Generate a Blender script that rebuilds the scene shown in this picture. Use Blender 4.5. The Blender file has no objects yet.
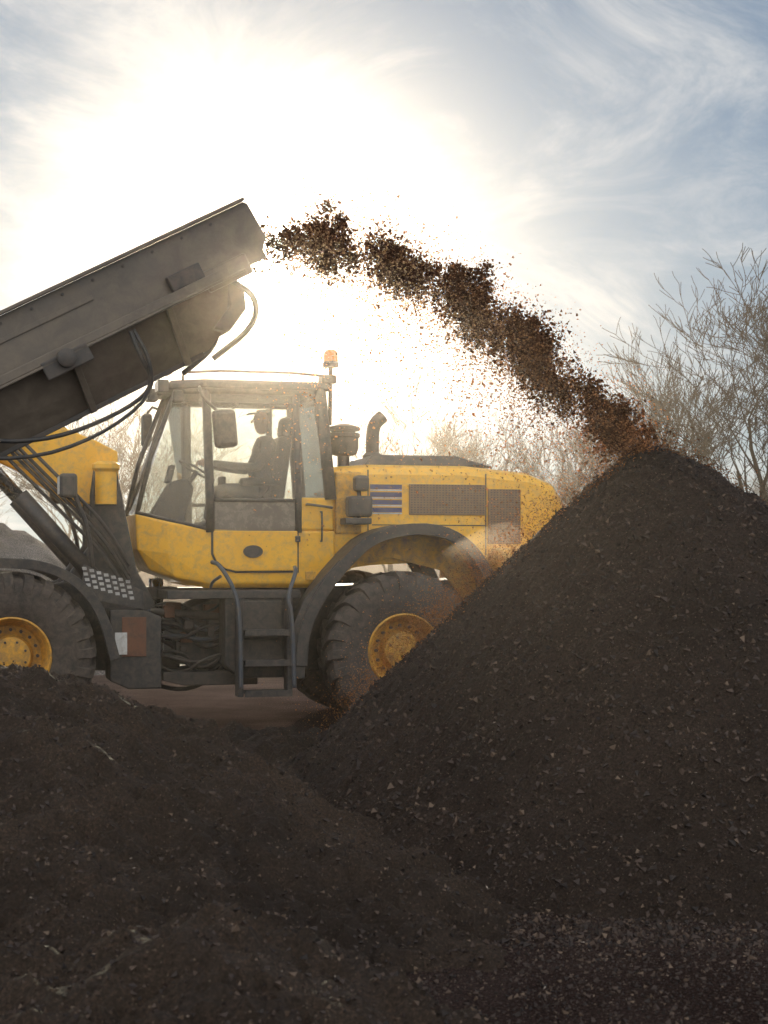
import bpy, bmesh, math, random
from mathutils import Vector, Matrix, noise
R = math.radians
random.seed(7)
scene = bpy.context.scene
scene.view_settings.view_transform = 'Standard'
scene.view_settings.look = 'None'
scene.view_settings.exposure = 0

# ------------------------------------------------------------ materials
def nt(name):
    m = bpy.data.materials.new(name); m.use_nodes = True
    t = m.node_tree; t.nodes.clear()
    return m, t.nodes, t.links
def ramp(n, stops):
    r = n.new('ShaderNodeValToRGB'); e = r.color_ramp.elements
    e[0].position, e[0].color = stops[0][0], (*stops[0][1], 1)
    e[1].position, e[1].color = stops[-1][0], (*stops[-1][1], 1)
    for p, c in stops[1:-1]:
        x = e.new(p); x.color = (*c, 1)
    return r
def tex(n, l, scale, detail=6, rough=.6, dist=0, coord='Object', vec=None):
    x = n.new('ShaderNodeTexNoise'); x.inputs['Scale'].default_value = scale
    x.inputs['Detail'].default_value = detail; x.inputs['Roughness'].default_value = rough
    x.inputs['Distortion'].default_value = dist
    if vec is None:
        c = n.new('ShaderNodeTexCoord'); vec = c.outputs[coord]
    l.new(vec, x.inputs['Vector']); return x
def paint(name, c1, c2, dirt, rough=.4, metal=0, scale=3.0, dirt_amt=(.45, .75), bump=.05, spec=.5):
    m, n, l = nt(name)
    o = n.new('ShaderNodeOutputMaterial'); b = n.new('ShaderNodeBsdfPrincipled')
    t1 = tex(n, l, scale, 4, .65); r1 = ramp(n, [(.3, c1), (.7, c2)]); l.new(t1.outputs[0], r1.inputs[0])
    t2 = tex(n, l, scale*4.3, 6, .75, .4); r2 = ramp(n, [(dirt_amt[0], (0, 0, 0)), (dirt_amt[1], (1, 1, 1))]); l.new(t2.outputs[0], r2.inputs[0])
    mx = n.new('ShaderNodeMixRGB'); l.new(r2.outputs[0], mx.inputs[0]); l.new(r1.outputs[0], mx.inputs[1]); mx.inputs[2].default_value = (*dirt, 1)
    l.new(mx.outputs[0], b.inputs['Base Color'])
    rr = n.new('ShaderNodeMapRange'); l.new(r2.outputs[0], rr.inputs[0]); rr.inputs[3].default_value = rough; rr.inputs[4].default_value = min(.95, rough+.4)
    l.new(rr.outputs[0], b.inputs['Roughness']); b.inputs['Metallic'].default_value = metal
    b.inputs['Specular IOR Level'].default_value = spec
    if bump:
        t3 = tex(n, l, scale*25, 2, .6); bp = n.new('ShaderNodeBump'); bp.inputs['Strength'].default_value = bump; bp.inputs['Distance'].default_value = .01
        l.new(t3.outputs[0], bp.inputs['Height']); l.new(bp.outputs[0], b.inputs['Normal'])
    l.new(b.outputs[0], o.inputs[0]); return m
def plain_var(name, stops, rough=.8, spec=.3):
    m, n, l = nt(name)
    o = n.new('ShaderNodeOutputMaterial'); b = n.new('ShaderNodeBsdfPrincipled'); g = n.new('ShaderNodeNewGeometry')
    r = ramp(n, stops); l.new(g.outputs['Random Per Island'], r.inputs[0]); l.new(r.outputs[0], b.inputs['Base Color'])
    b.inputs['Roughness'].default_value = rough; b.inputs['Specular IOR Level'].default_value = spec
    l.new(b.outputs[0], o.inputs[0]); return m
M = {}
M['yellow'] = paint('yellow_paint', (.92, .50, .035), (.85, .44, .03), (.46, .29, .11), .32, dirt_amt=(.46, .8))
M['yellow2'] = paint('yellow_paint_dusty', (.82, .42, .04), (.72, .36, .035), (.27, .18, .09), .5, dirt_amt=(.38, .7))
M['black'] = paint('black_paint', (.022, .022, .025), (.037, .036, .038), (.12, .10, .08), .45, dirt_amt=(.42, .8))
M['dark'] = paint('dark_steel', (.038, .035, .033), (.06, .055, .05), (.14, .11, .09), .5, dirt_amt=(.4, .8))
M['rail'] = paint('rail_steel', (.05, .065, .085), (.07, .08, .10), (.12, .1, .08), .35)
M['rubber'] = paint('tyre_rubber', (.027, .024, .023), (.045, .04, .036), (.14, .11, .09), .8, dirt_amt=(.35, .75), bump=.3)
M['conv'] = paint('conveyor_paint', (.10, .080, .06), (.135, .11, .085), (.21, .17, .13), .38, scale=1.6, dirt_amt=(.4, .8))
M['chrome'] = paint('piston_chrome', (.5, .5, .5), (.6, .6, .6), (.3, .27, .22), .2, 1)
M['grille'] = paint('grille_brown', (.15, .09, .05), (.2, .12, .07), (.25, .17, .1), .6)
M['blue'] = paint('blue_decal', (.02, .03, .12), (.03, .04, .15), (.1, .08, .08), .4)
M['white'] = paint('white_decal', (.7, .7, .68), (.6, .6, .58), (.35, .3, .25), .5)
M['tread'] = paint('tread_plate', (.4, .4, .4), (.5, .49, .48), (.2, .17, .15), .5)
M['rust'] = paint('red_oxide', (.20, .085, .045), (.12, .05, .03), (.08, .06, .05), .7)
M['seat'] = paint('seat_fabric', (.03, .03, .035), (.05, .05, .055), (.07, .06, .06), .9)
M['orange'] = paint('beacon_orange', (.7, .16, .01), (.7, .18, .015), (.6, .2, .04), .25)
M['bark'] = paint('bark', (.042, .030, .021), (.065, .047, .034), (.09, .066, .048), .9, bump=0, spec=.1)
M['barkfar'] = paint('bark_hazed', (.10, .075, .058), (.13, .10, .075), (.15, .115, .09), .9, bump=0, spec=.1)  # paler copy of bark, distance haze put into its colour
M['pane_dark'] = paint('tinted_panel', (.14, .12, .10), (.17, .145, .12), (.24, .2, .16), .15)
M['skin'] = paint('skin', (.5, .3, .2), (.45, .26, .18), (.4, .25, .18), .6)
M['jacket'] = paint('work_jacket', (.05, .06, .08), (.07, .08, .1), (.1, .09, .08), .9)

def glass():
    m, n, l = nt('dusty_glass')
    o = n.new('ShaderNodeOutputMaterial')
    tr = n.new('ShaderNodeBsdfTransparent'); tr.inputs[0].default_value = (.78, .82, .80, 1)
    gl = n.new('ShaderNodeBsdfGlossy'); gl.inputs['Roughness'].default_value = .03
    fr = n.new('ShaderNodeFresnel'); fr.inputs[0].default_value = 1.45
    m1 = n.new('ShaderNodeMixShader'); l.new(fr.outputs[0], m1.inputs[0]); l.new(tr.outputs[0], m1.inputs[1]); l.new(gl.outputs[0], m1.inputs[2])
    df = n.new('ShaderNodeBsdfDiffuse'); df.inputs[0].default_value = (.5, .45, .38, 1)
    tl = n.new('ShaderNodeBsdfTranslucent'); tl.inputs[0].default_value = (.6, .55, .46, 1)
    ad = n.new('ShaderNodeMixShader'); l.new(df.outputs[0], ad.inputs[1]); l.new(tl.outputs[0], ad.inputs[2])
    t = tex(n, l, 4, 7, .75, .5); mr = n.new('ShaderNodeMapRange'); l.new(t.outputs[0], mr.inputs[0])
    mr.inputs[1].default_value = .35; mr.inputs[2].default_value = .8; mr.inputs[3].default_value = .08; mr.inputs[4].default_value = .5
    m2 = n.new('ShaderNodeMixShader'); l.new(mr.outputs[0], m2.inputs[0]); l.new(m1.outputs[0], m2.inputs[1]); l.new(ad.outputs[0], m2.inputs[2])
    l.new(m2.outputs[0], o.inputs[0]); return m
M['glass'] = glass()
def crumb(name, c0, c1, amt):
    m, n, l = nt(name)
    o = n.new('ShaderNodeOutputMaterial'); a = n.new('ShaderNodeBsdfDiffuse'); b = n.new('ShaderNodeBsdfTranslucent'); x = n.new('ShaderNodeMixShader')
    g = n.new('ShaderNodeNewGeometry'); r = ramp(n, [(0, c0), (1, c1)]); l.new(g.outputs['Random Per Island'], r.inputs[0])
    mu = n.new('ShaderNodeMixRGB'); mu.blend_type = 'MULTIPLY'; mu.inputs[0].default_value = 1; l.new(r.outputs[0], mu.inputs[1]); mu.inputs[2].default_value = (2.6, 2.0, 1.5, 1)
    l.new(r.outputs[0], a.inputs[0]); l.new(mu.outputs[0], b.inputs[0]); x.inputs[0].default_value = amt
    l.new(a.outputs[0], x.inputs[1]); l.new(b.outputs[0], x.inputs[2]); l.new(x.outputs[0], o.inputs[0]); return m
M['crumb'] = crumb('loose_crumb', (.05, .026, .014), (.17, .090, .045), .4)
M['finecrumb'] = crumb('fine_crumb', (.16, .09, .045), (.42, .25, .12), .5)

def soil(name, dark, mid, light, bump=1.0, spec=.2, rough=.9):
    m, n, l = nt(name)
    o = n.new('ShaderNodeOutputMaterial'); b = n.new('ShaderNodeBsdfPrincipled')
    a = tex(n, l, 1.3, 5, .65); f = tex(n, l, 70, 4, .85)
    ra = ramp(n, [(.38, dark), (.64, mid)]); l.new(a.outputs[0], ra.inputs[0])
    rf = ramp(n, [(.36, (.2, .2, .2)), (.52, (1, 1, 1)), (.66, (2.7, 2.4, 2.2))]); l.new(f.outputs[0], rf.inputs[0])
    mu = n.new('ShaderNodeMixRGB'); mu.blend_type = 'MULTIPLY'; mu.inputs[0].default_value = 1
    l.new(ra.outputs[0], mu.inputs[1]); l.new(rf.outputs[0], mu.inputs[2])
    v = n.new('ShaderNodeTexVoronoi'); v.inputs['Scale'].default_value = 90
    c = n.new('ShaderNodeTexCoord'); l.new(c.outputs['Object'], v.inputs['Vector'])
    sp = n.new('ShaderNodeSeparateColor'); l.new(v.outputs['Color'], sp.inputs[0])
    gt = n.new('ShaderNodeMath'); gt.operation = 'GREATER_THAN'; gt.inputs[1].default_value = .955; l.new(sp.outputs[0], gt.inputs[0])
    lt_ = n.new('ShaderNodeMath'); lt_.operation = 'LESS_THAN'; lt_.inputs[1].default_value = .28; l.new(v.outputs['Distance'], lt_.inputs[0])
    an = n.new('ShaderNodeMath'); an.operation = 'MULTIPLY'; l.new(gt.outputs[0], an.inputs[0]); l.new(lt_.outputs[0], an.inputs[1])
    m3 = n.new('ShaderNodeMixRGB'); l.new(an.outputs[0], m3.inputs[0]); l.new(mu.outputs[0], m3.inputs[1]); m3.inputs[2].default_value = (*light, 1)
    l.new(m3.outputs[0], b.inputs['Base Color']); b.inputs['Roughness'].default_value = rough
    b.inputs['Specular IOR Level'].default_value = spec; b.inputs['Specular Tint'].default_value = (1, .80, .62, 1)
    f2 = tex(n, l, 20, 5, .8)
    ad = n.new('ShaderNodeMath'); ad.operation = 'ADD'; l.new(f.outputs[0], ad.inputs[0]); l.new(f2.outputs[0], ad.inputs[1])
    bp = n.new('ShaderNodeBump'); bp.inputs['Strength'].default_value = bump; bp.inputs['Distance'].default_value = .05
    l.new(ad.outputs[0], bp.inputs['Height']); l.new(bp.outputs[0], b.inputs['Normal'])
    l.new(b.outputs[0], o.inputs[0]); return m
M['soil'] = soil('dark_compost', (.020, .0132, .0128), (.040, .027, .0235), (.22, .17, .13), spec=.40, rough=.74)
M['sunsoil'] = soil('sun_tinted_compost', (.019, .0125, .012), (.062, .042, .032), (.24, .18, .13), spec=.5, rough=.66)  # lighter warm mottling painted in for sunlight on the left pile
M['clod'] = plain_var('soil_clod', [(0, (.012, .008, .0075)), (.6, (.042, .027, .022)), (.9, (.078, .05, .036)), (1, (.14, .095, .065))], .7, .4)
M['chip'] = plain_var('wood_chip', [(0, (.09, .06, .045)), (.8, (.22, .16, .12)), (1, (.38, .32, .27))], .6, .4)
M['gravel'] = soil('grey_gravel', (.16, .152, .152), (.27, .26, .26), (.4, .4, .4), spec=.05)

def ground_mat():
    m = soil('yard_ground', (.07, .05, .046), (.11, .082, .076), (.2, .17, .15), .6, 0, 1)
    n, l = m.node_tree.nodes, m.node_tree.links
    b = [x for x in n if x.type == 'BSDF_PRINCIPLED'][0]
    src = b.inputs['Base Color'].links[0].from_socket
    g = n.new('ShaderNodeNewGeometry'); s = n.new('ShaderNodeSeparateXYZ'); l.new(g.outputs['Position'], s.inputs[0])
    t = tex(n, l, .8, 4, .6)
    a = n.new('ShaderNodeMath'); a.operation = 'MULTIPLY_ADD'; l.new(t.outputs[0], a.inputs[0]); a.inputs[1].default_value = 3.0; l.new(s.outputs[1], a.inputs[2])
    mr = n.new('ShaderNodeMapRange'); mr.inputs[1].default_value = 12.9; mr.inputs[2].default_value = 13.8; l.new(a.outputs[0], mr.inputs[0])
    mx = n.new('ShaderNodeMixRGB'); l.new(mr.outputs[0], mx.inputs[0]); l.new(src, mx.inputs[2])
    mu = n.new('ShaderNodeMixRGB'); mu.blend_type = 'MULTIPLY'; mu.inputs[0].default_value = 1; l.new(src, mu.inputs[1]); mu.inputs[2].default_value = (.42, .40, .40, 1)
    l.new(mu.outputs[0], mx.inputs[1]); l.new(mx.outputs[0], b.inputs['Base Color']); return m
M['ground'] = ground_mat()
def volume(name, lobes, col=(1, .94, .84)):
    m, n2, l2 = nt(name); o2 = n2.new('ShaderNodeOutputMaterial'); prev = None
    for dens, g in lobes:
        vs = n2.new('ShaderNodeVolumeScatter')
        vs.inputs['Color'].default_value = (*col, 1); vs.inputs['Density'].default_value = dens; vs.inputs['Anisotropy'].default_value = g
        if prev:
            a = n2.new('ShaderNodeAddShader'); l2.new(prev, a.inputs[0]); l2.new(vs.outputs[0], a.inputs[1]); prev = a.outputs[0]
        else: prev = vs.outputs[0]
    l2.new(prev, o2.inputs['Volume']); return m
M['haze'] = volume('haze_volume', [(.0010, .92), (.00035, .65)], (1, .92, .79))
M['dust'] = volume('dust_volume', [(.13, .72)], (1, .86, .68))

# ------------------------------------------------------------ mesh helpers
def link(o, parent=None):
    scene.collection.objects.link(o)
    if parent: o.parent = parent
    return o
def mesh(name, verts, faces, mat, parent=None, smooth=False, bevel=0, fix=True):
    me = bpy.data.meshes.new(name); me.from_pydata([tuple(v) for v in verts], [], faces)
    if fix:
        bm = bmesh.new(); bm.from_mesh(me); bmesh.ops.recalc_face_normals(bm, faces=bm.faces); bm.to_mesh(me); bm.free()
    me.materials.append(M[mat])
    if smooth: me.shade_smooth()
    o = link(bpy.data.objects.new(name, me), parent)
    if bevel:
        b = o.modifiers.new('bevel', 'BEVEL'); b.width = bevel; b.segments = 2; b.limit_method = 'ANGLE'; b.angle_limit = R(35)
    return o
def empty(name, mw=None):
    o = bpy.data.objects.new(name, None); o.empty_display_size = .3
    if mw: o.matrix_world = mw
    return link(o)
def box(name, c, s, mat, parent=None, rot=None, bevel=.01):
    vs = [Vector((x*s[0]/2, y*s[1]/2, z*s[2]/2)) for x in (-1, 1) for y in (-1, 1) for z in (-1, 1)]
    if rot:
        e = Matrix.Rotation(R(rot[2]), 3, 'Z') @ Matrix.Rotation(R(rot[1]), 3, 'Y') @ Matrix.Rotation(R(rot[0]), 3, 'X')
        vs = [e @ v for v in vs]
    vs = [v + Vector(c) for v in vs]
    return mesh(name, vs, [(0, 1, 3, 2), (4, 6, 7, 5), (0, 4, 5, 1), (2, 3, 7, 6), (0, 2, 6, 4), (1, 5, 7, 3)], mat, parent, bevel=bevel)
def prism(name, pts, y0, y1, mat, parent=None, bevel=.01):
    n = len(pts); vs = [(p[0], y0, p[1]) for p in pts] + [(p[0], y1, p[1]) for p in pts]
    f = [tuple(range(n)), tuple(range(2*n-1, n-1, -1))] + [(i, (i+1) % n, n+(i+1) % n, n+i) for i in range(n)]
    return mesh(name, vs, f, mat, parent, bevel=bevel)
def loft(name, rings, mat, parent=None, bevel=.02, cap=True):
    n = len(rings[0]); vs = [p for r in rings for p in r]; f = []
    for k in range(len(rings)-1):
        for i in range(n):
            f.append((k*n+i, k*n+(i+1) % n, (k+1)*n+(i+1) % n, (k+1)*n+i))
    if cap:
        f.append(tuple(range(n))); f.append(tuple((len(rings)-1)*n+i for i in range(n)))
    return mesh(name, vs, f, mat, parent, bevel=bevel)
def tube_geo(pts, rad, sides, V, F, caps=True):
    pts = [Vector(p) for p in pts]
    if not isinstance(rad, (list, tuple)): rad = [rad]*len(pts)
    up = None; base = len(V)
    for i, p in enumerate(pts):
        d = (pts[min(i+1, len(pts)-1)] - pts[max(i-1, 0)]).normalized()
        if up is None: up = Vector((0, 0, 1)) if abs(d.z) < .9 else Vector((1, 0, 0))
        a = d.cross(up).normalized(); up = a.cross(d).normalized()
        for k in range(sides):
            t = 2*math.pi*k/sides
            V.append(p + a*math.cos(t)*rad[i] + up*math.sin(t)*rad[i])
    for i in range(len(pts)-1):
        for k in range(sides):
            F.append((base+i*sides+k, base+i*sides+(k+1) % sides, base+(i+1)*sides+(k+1) % sides, base+(i+1)*sides+k))
    if caps:
        F.append(tuple(base+k for k in range(sides))); F.append(tuple(base+(len(pts)-1)*sides+k for k in range(sides)))
def smoothpath(p, it=2):
    p = [Vector(x) for x in p]
    for _ in range(it):
        q = [p[0]]
        for a, b in zip(p[:-1], p[1:]):
            q += [a*.75+b*.25, a*.25+b*.75]
        q.append(p[-1]); p = q
    return p
def tube(name, pts, r, mat, parent=None, sides=10, curve=0):
    if curve: pts = smoothpath(pts, curve)
    V, F = [], []; tube_geo(pts, r, sides, V, F)
    o = mesh(name, V, F, mat, parent, smooth=False)
    for i, p in enumerate(o.data.polygons): p.use_smooth = len(p.vertices) == 4
    return o
def lathe(name, prof, c, axis, mat, parent=None, segs=48, smooth=True):
    V, F = [], []; n = len(prof)
    for s in range(segs):
        t = 2*math.pi*s/segs
        for (a, r) in prof:
            u, v = r*math.cos(t), r*math.sin(t)
            V.append({'y': (u, a, v), 'z': (u, v, a), 'x': (a, u, v)}[axis])
    V = [Vector(v)+Vector(c) for v in V]
    for s in range(segs):
        for i in range(n-1):
            F.append((s*n+i, s*n+i+1, ((s+1) % segs)*n+i+1, ((s+1) % segs)*n+i))
    o = mesh(name, V, F, mat, parent, smooth=smooth)
    me = o.data
    if smooth:
        bm = bmesh.new(); bm.from_mesh(me); bmesh.ops.remove_doubles(bm, verts=bm.verts, dist=1e-5)
        for e in bm.edges:
            if len(e.link_faces) == 2 and e.calc_face_angle(0) > R(40): e.smooth = False
        bm.to_mesh(me); bm.free()
    return o

# ------------------------------------------------------------ wheel loader
L = empty('wheel_loader', Matrix.Translation((-.124, 16.21, 0)) @ Matrix.Rotation(R(195), 4, 'Z'))
def wheel(tag, xc, side):
    w = .27; zc = .745; yc = .985*side
    prof = [(w*.62, .33), (w*.88, .36), (w*1.0, .44), (w*1.04, .53), (w*.98, .63), (w*.88, .69), (w*.7, .712), (0, .722)]
    prof = prof + [(-a, r) for a, r in prof[::-1][1:]]
    lathe('tyre_'+tag, prof, (xc, yc, zc), 'y', 'rubber', L, 64)
    V, F = [], []; N = 24
    for s in range(N):
        for hs in (-1, 1):
            t0 = 2*math.pi*(s+(.5 if hs > 0 else 0))/N
            st = [(.02, -.06, .748, .70), (.5*w, .02, .752, .70), (.82*w, .08, .742, .68), (.99*w, .10, .70, .63), (1.06*w, .10, .63, .57)]
            b = len(V)
            for (yy, dt, ro, ri) in st:
                hw = .052/.72
                for (rr, tt) in ((ri, -hw), (ro, -hw*.8), (ro, hw*.8), (ri, hw)):
                    t = t0+dt+tt
                    V.append(Vector((xc+rr*math.cos(t), yc+hs*yy, zc+rr*math.sin(t))))
            for i in range(len(st)-1):
                for k in range(3):
                    F.append((b+i*4+k, b+i*4+k+1, b+(i+1)*4+k+1, b+(i+1)*4+k))
            F.append((b, b+1, b+2, b+3)); e = b+(len(st)-1)*4; F.append((e, e+1, e+2, e+3))
    mesh('tyre_lugs_'+tag, V, F, 'rubber', L)
    q = side
    rim = [(.20, .345), (.235, .355), (.245, .34), (.21, .315), (.12, .30), (.07, .27), (.055, .2), (.10, .185), (.17, .17), (.185, .12), (.185, .0)]
    lathe('rim_'+tag, [(a*q, r) for a, r in rim], (xc, yc, zc), 'y', 'yellow2', L, 48)
    V, F = [], []
    for k in range(16):
        t = 2*math.pi*k/16; c = Vector((xc+.235*math.cos(t), yc+.055*q, zc+.235*math.sin(t)))
        tube_geo([c, c+Vector((0, .045*q, 0))], .016, 6, V, F)
    for k in range(8):
        t = 2*math.pi*(k+.5)/8; c = Vector((xc+.135*math.cos(t), yc+.18*q, zc+.135*math.sin(t)))
        tube_geo([c, c+Vector((0, .025*q, 0))], .012, 6, V, F)
    mesh('wheel_bolts_'+tag, V, F, 'dark', L)
for t, x in (('front', 3.6), ('rear', 0)):
    wheel(t+'_near', x, 1); wheel(t+'_far', x, -1)
    tube('axle_'+t, [(x, -1.0, .745), (x, 1.0, .745)], .13, 'black', L, 14)

prism('rear_frame', [(-1.7, .75), (-1.7, 1.45), (1.5, 1.3), (2.05, 1.1), (2.05, .62), (1.4, .5), (-1.0, .55)], -.45, .45, 'black', L, .02)
prism('counterweight', [(-1.0, .75), (-1.85, .8), (-1.93, 1.0), (-1.9, 1.72), (-1.0, 1.72)], -.98, .98, 'yellow2', L, .06)
for y0, y1, tg in ((-.52, -.36, 'far'), (.36, .52, 'near')):
    prism('front_frame_'+tg, [(2.3, .55), (2.25, 1.2), (2.42, 1.5), (2.56, 2.2), (2.62, 2.5), (2.82, 2.5), (2.86, 2.2), (2.85, 1.75), (3.1, 1.4), (4.0, 1.2), (4.1, .6)], y0, y1, 'black', L, .02)
box('front_frame_core', (3.1, 0, 1.0), (1.5, .7, .6), 'black', L, bevel=.03)
box('frame_cross_1', (2.68, 0, 2.35), (.1, .7, .1), 'black', L); box('frame_cross_2', (2.6, 0, 1.6), (.1, .7, .25), 'black', L)
box('articulation_top', (2.18, 0, 1.28), (.36, .5, .12), 'dark', L)
box('articulation_bottom', (2.18, 0, .62), (.4, .5, .12), 'dark', L)
tube('articulation_pin', [(2.18, 0, .5), (2.18, 0, 1.42)], .07, 'chrome', L, 16)
prism('front_step_box', [(2.25, .42), (2.25, 1.08), (2.42, 1.15), (2.72, 1.15), (2.72, .5), (2.55, .42)], .55, 1.0, 'black', L, .015)
box('oxide_panel', (2.50, 1.008, .90), (.22, .012, .36), 'rust', L, bevel=.003)
box('placard', (2.62, 1.02, .84), (.11, .01, .2), 'white', L, bevel=.002)
V, F = [], []
for i in range(7):
    for j in range(4):
        b = len(V); x, z = 2.5+.065*i+.012*j, 1.24+.05*j+.02*i
        V += [(x, 1.026, z), (x+.04, 1.026, z), (x+.045, 1.026, z+.028), (x+.005, 1.026, z+.028)]; F.append((b, b+1, b+2, b+3))
prism('tread_bracket', [(2.42, 1.15), (2.42, 1.32), (2.95, 1.56), (2.98, 1.26)], .98, 1.022, 'black', L, .003)
mesh('tread_plate_pattern', V, F, 'tread', L, fix=False)
tube('steer_cylinder', [(1.3, .5, .85), (1.85, .5, .85)], .06, 'black', L, 14)
tube('steer_piston', [(1.85, .5, .85), (2.45, .45, .88)], .03, 'chrome', L, 12)
tube('steer_cylinder_upper', [(1.5, .62, 1.05), (2.3, .58, 1.12)], .035, 'dark', L, 10)
random.seed(11)
for i in range(18):
    z0 = random.uniform(.6, 1.28); y0 = random.uniform(.25, .72)
    tube('hydraulic_hose_%d' % i, [(1.55, y0, z0), (1.8, y0+random.uniform(.0, .12), z0+random.uniform(-.25, .12)), (2.05, y0+random.uniform(-.1, .1), z0+random.uniform(-.3, .2)), (2.4, y0*.8, z0+random.uniform(-.15, .2))], random.choice([.014, .018, .022]), random.choice(['black', 'black', 'dark', 'rail']), L, 8, 2)
for i in range(9):
    box('valve_block_%d' % i, (1.68+random.uniform(0, .45), .35+random.uniform(0, .25), .75+random.uniform(0, .5)), (random.uniform(.06, .16), .12, random.uniform(.06, .14)), random.choice(['dark', 'black', 'rust']), L)
prism('belly_guard', [(1.3, .42), (1.3, .55), (2.2, .55), (2.2, .47), (2.0, .42)], -.3, .7, 'dark', L)
prism('step_box', [(1.02, .5), (1.02, 1.28), (1.66, 1.28), (1.66, .62), (1.52, .5)], .62, .98, 'black', L, .02)
box('step_box_recess', (1.34, .988, 1.08), (.42, .015, .28), 'dark', L)
box('step_box_door', (1.34, .988, .76), (.42, .015, .2), 'dark', L)
for i, z in enumerate((.38, .66, .94)):
    box('ladder_step_%d' % i, (1.29, 1.08, z), (.44, .2, .03), 'dark', L, bevel=.005)
    box('ladder_step_lip_%d' % i, (1.29, 1.185, z-.01), (.44, .012, .06), 'black', L, bevel=.003)
for i, x in enumerate((1.06, 1.52)):
    prism('ladder_side_%d' % i, [(x, .34), (x, 1.25), (x+.05, 1.25), (x+.05, .34)], 1.0, 1.17, 'black', L, .005)
tube('handrail_front', [(1.78, .98, 1.58), (1.73, 1.12, 1.56), (1.58, 1.2, 1.28), (1.555, 1.2, .9), (1.55, 1.2, .42)], .02, 'rail', L, 10, 2)
tube('handrail_rear', [(1.0, .98, 1.53), (1.02, 1.15, 1.5), (1.12, 1.2, 1.25), (1.07, 1.2, 1.1), (1.05, 1.2, .42)], .02, 'rail', L, 10, 2)
tube('handrail_link', [(1.78, .9, 1.35), (1.78, 1.0, 1.4), (1.72, 1.1, 1.45)], .015, 'rail', L, 8, 1)
prism('cab_platform', [(.95, 1.24), (.95, 1.32), (2.2, 1.32), (2.2, 1.24)], -.75, 1.0, 'black', L)

def ring(z_r, z_m, z_f, xf, w, wf, xr=.56, xm=1.76):
    return [(xr, w, z_r), (xm, w, z_m), ((xm+xf)/2+.06, (w+wf)/2+.05, (z_m+z_f)/2), (xf, wf, z_f), (xf, -wf, z_f), ((xm+xf)/2+.06, -(w+wf)/2-.05, (z_m+z_f)/2), (xm, -w, z_m), (xr, -w, z_r)]
loft('cab_body', [ring(1.33, 1.33, 1.42, 2.08, .68, .42), ring(1.38, 1.38, 1.5, 2.3, .74, .5), ring(1.6, 1.62, 1.7, 2.42, .75, .52), ring(1.88, 1.88, 2.04, 2.44, .75, .52)], 'yellow', L, .02)
box('cab_rear_quarter', (.74, 0, 2.04), (.34, 1.5, .315), 'yellow', L, bevel=.02)
prism('cab_door_panel', [(.93, 1.50), (.93, 1.876), (1.735, 1.876), (1.735, 1.66), (1.70, 1.58), (1.62, 1.52), (1.52, 1.495)], .752, .775, 'yellow', L, .008)
prism('cab_door_gap', [(.915, 1.48), (.915, 1.88), (1.755, 1.88), (1.755, 1.655), (1.715, 1.57), (1.63, 1.505), (1.52, 1.478)], .7515, .757, 'black', L, 0)
V = []
for k in range(20):
    t = 2*math.pi*k/20; V.append((1.36+.095*math.cos(t), 1.68+.06*math.sin(t)))
prism('door_latch', V, .774, .783, 'black', L, 0)
box('door_hinge_1', (.93, .785, 1.8), (.05, .03, .06), 'black', L); box('door_hinge_2', (.93, .785, 2.45), (.05, .03, .05), 'black', L)
tube('door_grab_1', [(.84, .76, 2.13), (.84, .82, 2.13), (.60, .82, 2.10), (.60, .76, 2.10)], .012, 'black', L, 8, 1)
tube('door_grab_2', [(.70, .76, 2.06), (.70, .81, 2.06), (.70, .81, 1.78), (.70, .76, 1.78)], .010, 'black', L, 8, 1)
box('cab_rivet_plate', (.80, .757, 1.45), (.1, .012, .08), 'yellow2', L, bevel=.003)
Z1 = 3.22
def quad(nm, a, b, c, d, mat='glass'): return mesh(nm, [a, b, c, d], [(0, 1, 2, 3)], mat, L, fix=False)
for s, tag in ((1, 'near'), (-1, 'far')):
    y = .742*s; yt = .67*s
    quad('door_glass_'+tag, (.93, y, 2.17), (1.74, y, 2.17), (1.77, yt, Z1), (.93, yt, Z1))
    quad('door_lower_glass_'+tag, (.93, y, 1.88), (1.74, y, 1.88), (1.74, y, 2.16), (.93, y, 2.16), 'pane_dark' if s > 0 else 'glass')
    quad('rear_side_glass_'+tag, (.60, y, 2.19), (.92, y, 2.19), (.92, yt, Z1), (.68, yt, Z1))
    quad('quarter_glass_'+tag, (1.78, y, 1.89), (2.41, .51*s, 2.05), (2.03, .47*s, Z1), (1.8, yt, Z1))
    tube('pillar_a_'+tag, [(1.76, y, 1.86), (1.765, y, 2.2), (1.79, yt, Z1+.02)], .042, 'black', L, 8)
    tube('pillar_b_'+tag, [(.915, y, 1.86), (.915, y, 2.2), (.93, yt, Z1+.02)], .034, 'black', L, 8)
    tube('pillar_c_'+tag, [(.60, y, 2.18), (.69, yt, Z1+.02)], .06, 'black', L, 8)
    tube('pillar_front_'+tag, [(2.42, .51*s, 2.03), (2.3, .5*s, 2.55), (2.04, .47*s, Z1+.02)], .024, 'black', L, 8)
    tube('door_header_'+tag, [(.66, yt, Z1-.01), (1.8, yt, Z1-.01), (2.04, .47*s, Z1-.01)], .045, 'black', L, 8)
    tube('door_sill_'+tag, [(.9, y, 2.165), (1.76, y, 2.165)], .018, 'black', L, 8)
    tube('glass_sill_'+tag, [(1.76, y, 1.885), (2.14, .66*s, 1.975), (2.43, .51*s, 2.05)], .018, 'black', L, 8)
quad('windscreen', (2.42, .5, 2.05), (2.42, -.5, 2.05), (2.03, -.47, Z1), (2.03, .47, Z1))
quad('rear_window', (.59, .72, 2.2), (.59, -.72, 2.2), (.68, -.65, Z1), (.68, .65, Z1))
RP = ((.6, .72), (1.82, .73), (2.12, .5), (2.12, -.5), (1.82, -.73), (.6, -.72))
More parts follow.
